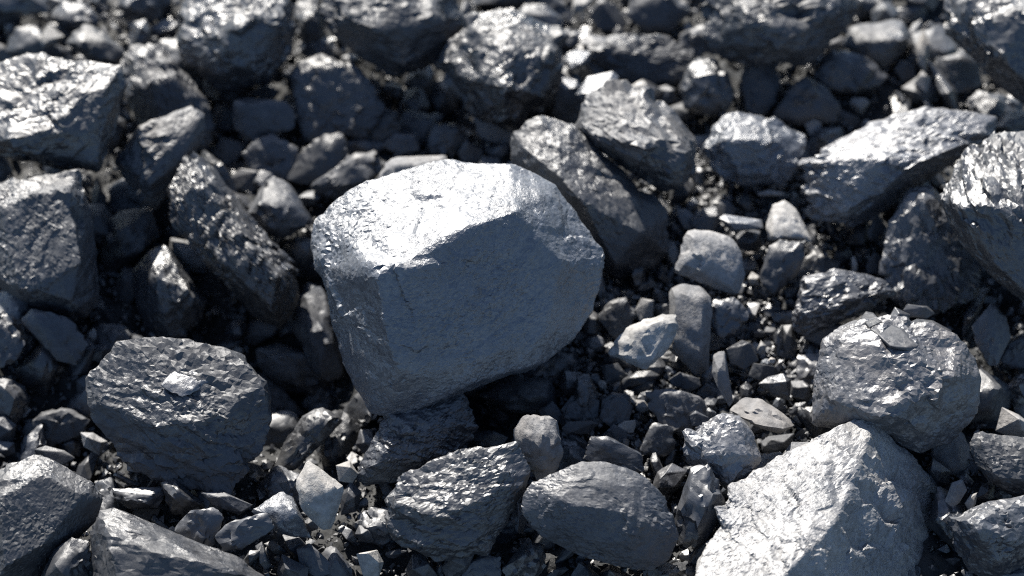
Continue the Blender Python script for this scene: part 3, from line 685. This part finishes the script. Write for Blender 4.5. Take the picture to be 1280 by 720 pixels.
('C','k','d',.1,'240,230 330,215 370,270 352,322 270,312','rounded dark chip below and left of the pale chip', {}),
('L','e','d',.1,'955,465 1010,400 1060,398 1095,450 1080,510 1020,542','rounded dark stone left of the pale chip', dict(lift=.01)),
('C','e','m',.1,'1095,440 1120,395 1165,405 1165,465 1120,480','small grey chip above the pale chip', {'name':'grey_stone','cat':'stone','lift':.02}),
('C','e','d',.4,'850,545 880,520 930,518 925,550 860,560','flat grey chip touching the right foot of the boulder', {}),
('C','k','d',0,'1145,120 1150,30 1200,20 1230,130 1210,205 1165,190','dark flat plate left of the boulder with chips', {}),
('C','k','d',.1,'965,80 985,10 1040,20 1055,80 1000,105','grey chip below the small round lump with one glint', {}),
('C','k','d',.15,'840,110 900,70 970,20 985,50 920,100 850,120','curved thin chip right under the small round lump with one glint', {}),
('C','k','g',.1,'245,400 300,360 390,375 400,470 320,500 250,470','glossy dark lump in the rubble between the boulder and the square-cut block', {}),
('C','k','g',.1,'45,450 100,380 200,370 245,430 220,490 90,490','glossy glinting lump in the rubble right below the boulder', {}),
('C','k','d',.1,'275,560 310,525 380,560 370,620 300,610','grey crumb behind the rough dark block', {}),
('C','j','d',.3,'640,570 720,520 740,560 700,590','brownish flat chip leaning on the top of the blue plate', dict(lift=.05)),
('C','j','b',.5,'830,210 860,190 930,210 1040,220 1050,260 900,280','bright scalloped flake above the five-sided grey stone', dict(lift=.05)),
('L','j','d',0,'915,300 960,265 1040,275 1050,350 980,380 925,350','blue-grey little block under the bright scalloped flake', dict(lift=.02)),
('C','j','p',.5,'980,510 1000,480 1035,500 1025,540 990,550','tiny bright crumb right of the five-sided grey stone', {'name':'pale_stone','cat':'stone','lift':.02}),
('C','j','d',0,'990,580 1010,550 1050,570 1045,620 1000,625','dark crumb under the lump with a pale left edge', {}),
('C','j','m',.6,'1030,85 1080,70 1160,80 1155,100 1040,100','thin bright flake above the tapering pale stone', {'name':'grey_stone','cat':'stone','lift':.04}),
('C','j','d',0,'570,250 620,215 670,230 650,290 590,300','dark chip right of the lower end of the large bluish lump', {}),
('C','j','d',0,'700,250 740,220 790,245 760,275 700,275','dark flat crumb above the five-sided grey stone', {}),
('C','j','g',.5,'1035,680 1080,630 1150,660 1180,685 1100,700','sparkling crumb pair below the dark lump with a pale left edge', {}),
]


# ------------------------------------------------------------------ build the traced stones
for idx, row in enumerate(STONES):
    kind, tile, mat, lit, outl, label = row[:6]
    opt = dict(row[6]) if len(row) > 6 else {}
    rnd = random.Random(1000 + idx)
    out = parse(outl, tile)
    if 'f' in opt:
        front = [(x, y, d or 0.0) for (x, y, d) in parse(opt.pop('f'), tile)]
        out = [(x, y, d or 0.0) for (x, y, d) in out]
    else:
        mx, my = sum(p[0] for p in out) / len(out), sum(p[1] for p in out) / len(out)
        out = [(mx + (x - mx) * q_, my + (y - my) * q_, d) for (x, y, d), q_ in [(p, rnd.uniform(.95, 1.08)) for p in out]]
        out, front = auto_front(out, lit, rnd)
    if 'bulge' in opt:
        k = TILES[tile]
        opt['bulge'] = [(k[0] + a * k[2], k[1] + b * k[2], c * k[2], e * k[2]) for (a, b, c, e) in opt['bulge']]
    key = opt.pop('key', None)
    on = opt.pop('on', None)
    if on:
        bx, by = sum(p[0] for p in out) / len(out), sum(p[1] for p in out) / len(out)
        V3 = BUILT[on]
        rel = V3 - CAM
        dep = rel[:, 1] * CP - rel[:, 2] * SP
        ppx = 640 + rel[:, 0] / dep * FPX
        ppy = 360 - (rel[:, 1] * SP + rel[:, 2] * CP) / dep * FPX
        rad = max(abs(p[0] - bx) for p in out) + 4
        near = (np.abs(ppx - bx) < rad) & (np.abs(ppy - by) < rad)
        front_side = dep < np.percentile(dep[near], 50)                     # the side of the carrier that faces up
        near &= front_side
        co = np.linalg.lstsq(np.stack([np.ones(near.sum()), ppx[near] - bx, ppy[near] - by], 1), dep[near], rcond=None)[0]
        d0 = float(co[0])
        th = opt.pop('th', 5.0)
        base = lambda x, y: -(co[1] * (x - bx) + co[2] * (y - by)) * FPX / d0
        out = [(x, y, base(x, y) + th * rnd.uniform(.8, 1.3)) for (x, y, d) in out]
        front = [(bx + (x - bx) * .78, by + (y - by) * .78, base(bx + (x - bx) * .78, by + (y - by) * .78) + th * rnd.uniform(1.6, 2.1)) for (x, y, d) in out]
        opt['flush'] = th
        opt['on'] = d0
    nm, cat, grp = KIND[kind]
    nm = opt.pop('name', nm); cat = opt.pop('cat', cat)
    o, z0, sm = make_stone(nm, out, front, mat, 4000 + idx, **opt)
    tag(o, label, cat, grp)
    POLYS.append([(p[0], p[1]) for p in out])
    if key:
        n = len(o.data.vertices)
        a = np.empty(n * 3, np.float32); o.data.vertices.foreach_get('co', a)
        BUILT[key] = a.reshape(n, 3) + np.array(o.location)

# ------------------------------------------------------------------ loose fragments that fill the gaps, one object each
def inside_any(px, py, grow=0.0):
    for poly in POLYS:
        n = len(poly); c = False; j = n - 1
        for i in range(n):
            xi, yi = poly[i]; xj, yj = poly[j]
            if (yi > py) != (yj > py) and px < (xj - xi) * (py - yi) / (yj - yi) + xi: c = not c
            j = i
        if c: return True
    return False

# every fragment is described by the traced stones it lies next to
REFS = []
for row, poly in zip(STONES, POLYS):
    clause = row[5].split(',')[0]
    REFS.append((sum(p[0] for p in poly) / len(poly), sum(p[1] for p in poly) / len(poly), math.sqrt(area(poly)) / 2, clause))
USED = {}
def fragment_label(px, py, s, what):
    near = sorted(REFS, key=lambda r: math.hypot(r[0] - px, r[1] - py) - r[2])[:30]
    size = 'tiny' if s < 16 else 'small' if s < 26 else 'chunky' if s < 45 else 'broad'
    k = 0
    for adj in (size, 'sharp ' + size, 'rough ' + size, 'flat ' + size):
        for (x, y, r, clause) in near:
            dx, dy = px - x, py - y
            side = ('right of' if dx > 0 else 'left of') if abs(dx) > abs(dy) else ('below' if dy > 0 else 'above')
            lab = '%s %s %s the %s' % (adj, what, side, clause)
            if len(lab.split()) <= 16 and lab not in USED:
                USED[lab] = 1
                return lab
    return lab
frnd = random.Random(7)
placed = []
def fragment(px, py, s, low):
    n = frnd.randint(5, 8)
    asp, rot = frnd.choice([frnd.uniform(.28, .5), frnd.uniform(.5, .95), frnd.uniform(.5, .95)]), frnd.uniform(0, math.pi)
    out = []
    for k in range(n):
        a = 2 * math.pi * (k + frnd.uniform(-.38, .38)) / n
        q = frnd.uniform(.85, 1.15) * s * .62
        x, y = math.cos(a) * q, math.sin(a) * q * asp
        out.append((px + x * math.cos(rot) - y * math.sin(rot), py + x * math.sin(rot) + y * math.cos(rot), None))
    lit = frnd.choice([0, 0, 0, .2, .3, .5]) if px > 600 else frnd.choice([0, 0, 0, 0, 0, .25])
    o2, fr2 = auto_front(out, lit, frnd)
    mt = frnd.choices('gdsbmp', [5, 6, 2, 1, .8, 0 if low else .3] if px > 600 else [6, 6, 3, .15, .3, .08])[0]
    nm = ('coal_lump' if low else 'coal_fragment') if mt not in 'mp' else 'stone_fragment'
    o, _, _ = make_stone(nm, o2, fr2, mt, 9000 + len(placed), chips=14, embed=.25 if low else .1, P=160.0, lift=-.01 if low else .003, level=None if low else 0)
    pale = mt in 'mp'
    what = 'grey stone fragment' if pale else 'half buried coal lump' if low else 'black coal fragment'
    tag(o, fragment_label(px, py, s, what), 'stone' if pale else 'coal lump' if low else 'coal fragment',
        'small grey stone fragments in the rubble' if pale else 'coal lumps half buried between the larger ones' if low else 'loose coal fragments between the lumps')
def fill(sizes, tight, low):
    for s in sizes:
        for _ in range(500):
            px, py = frnd.uniform(-10, 1290), frnd.uniform(-10, 730)
            if not low and frnd.random() < .35: px, py = frnd.uniform(680, 1030), frnd.uniform(210, 580)
            if low and 690 < px < 1010 and 230 < py < 560: continue
            if inside_any(px, py): continue
            if any((px - a) ** 2 + (py - b) ** 2 < (tight * (s + c)) ** 2 for a, b, c in placed): continue
            break
        else:
            continue
        placed.append((px, py, s))
        fragment(px, py, s, low)
fill(sorted([frnd.uniform(30, 78) for _ in range(110)], reverse=True), .40, True)
fill(sorted([min(42, 9 + frnd.expovariate(1 / 9.0)) for _ in range(300)], reverse=True), .30, False)

# ------------------------------------------------------------------ ground of coal fines
def axis(lo, hi, step, far):
    inner = np.arange(lo, hi + step / 2, step)
    return np.concatenate([[-far, -far * .5, lo - .4], inner, [hi + .4, far * .5, far]])
gx, gy = axis(-1.1, 1.1, .009, 8.0), axis(-.9, 1.3, .009, 8.0)
X, Y = np.meshgrid(gx, gy)
xy = np.stack([X.ravel(), Y.ravel(), np.zeros(X.size)], 1)
Z = bed(xy[:, 0], xy[:, 1]) - .006 + .012 * fbm(xy * 14 + 3, 3) + .007 * fbm(xy * 55 + 8, 3, .6)
xy[:, 2] = Z
nx, ny = len(gx), len(gy)
ii = np.arange((ny - 1) * (nx - 1)); rI, cI = ii // (nx - 1), ii % (nx - 1)
fq = np.stack([rI * nx + cI, rI * nx + cI + 1, (rI + 1) * nx + cI + 1, (rI + 1) * nx + cI], 1)
g = bpy.data.objects.new('ground', mesh_from('ground', xy, fq, MAT['f']))
g['kind'] = 'structure'; g['label'] = 'black ground of coal fines under the heap'
C.objects.link(g)

# ------------------------------------------------------------------ rubble nobody could count
rs = np.random.RandomState(5)
protos = []
for k in range(40):
    bm = bmesh.new()
    el = np.array([1.0, rs.uniform(.5, .95), rs.uniform(.3, .75)])
    for p in rs.normal(size=(rs.randint(8, 13), 3)):
        p = p / np.linalg.norm(p) * rs.uniform(.8, 1.1) * el
        bm.verts.new(p)
    ret = bmesh.ops.convex_hull(bm, input=bm.verts[:])
    loose = [v for v in bm.verts if not v.link_faces]
    bmesh.ops.delete(bm, geom=loose, context='VERTS')
    bm.verts.index_update()
    protos.append((np.array([v.co[:] for v in bm.verts]), np.array([[v.index for v in f.verts] for f in bm.faces], np.int32)))
    bm.free()

def scatter(name, n, size_fn, mat, label, x0, x1, y0, y1, lift=.0):
    VV, FF, base = [], [], 0
    for k in range(n):
        v, f = protos[rs.randint(len(protos))]
        a, b, c = rs.uniform(0, 2 * math.pi), rs.normal(0, .5), rs.normal(0, .5)
        ca, sa, cb, sb, cc, sn = math.cos(a), math.sin(a), math.cos(b), math.sin(b), math.cos(c), math.sin(c)
        M = np.array([[ca, -sa, 0], [sa, ca, 0], [0, 0, 1]]) @ np.array([[cb, 0, sb], [0, 1, 0], [-sb, 0, cb]]) @ np.array([[1, 0, 0], [0, cc, -sn], [0, sn, cc]])
        s = size_fn() * .5
        x, y = rs.uniform(x0, x1), rs.uniform(y0, y1)
        z = bed(x, y) + rs.uniform(-.2, .9) * s + lift
        VV.append(v @ M.T * s + np.array([x, y, z])); FF.append(f + base); base += len(v)
    o = bpy.data.objects.new(name, mesh_from(name, np.concatenate(VV), np.concatenate(FF), mat, False))
    o['kind'] = 'stuff'; o['label'] = label
    C.objects.link(o)
    return o
scatter('rubble', 36000, lambda: min(.030, .004 + rs.exponential(.0052)), MAT['g'], 'fine black coal rubble filling the gaps between the lumps', -.95, .95, -.75, 1.1)
scatter('rubble', 8000, lambda: min(.018, .004 + rs.exponential(.004)), MAT['d'], 'dull dusty coal crumbs among the rubble', -.95, .95, -.75, 1.1, .002)
scatter('rubble', 7000, lambda: min(.020, .004 + rs.exponential(.004)), MAT['g'], 'dense black coal crumbs in the loose band right of the largest boulder', .02, .40, -.28, .25, .006)
scatter('grit', 900, lambda: min(.014, .004 + rs.exponential(.003)), MAT['m'], 'grey stone grit sprinkled through the rubble', -.95, .95, -.75, 1.1, .004)
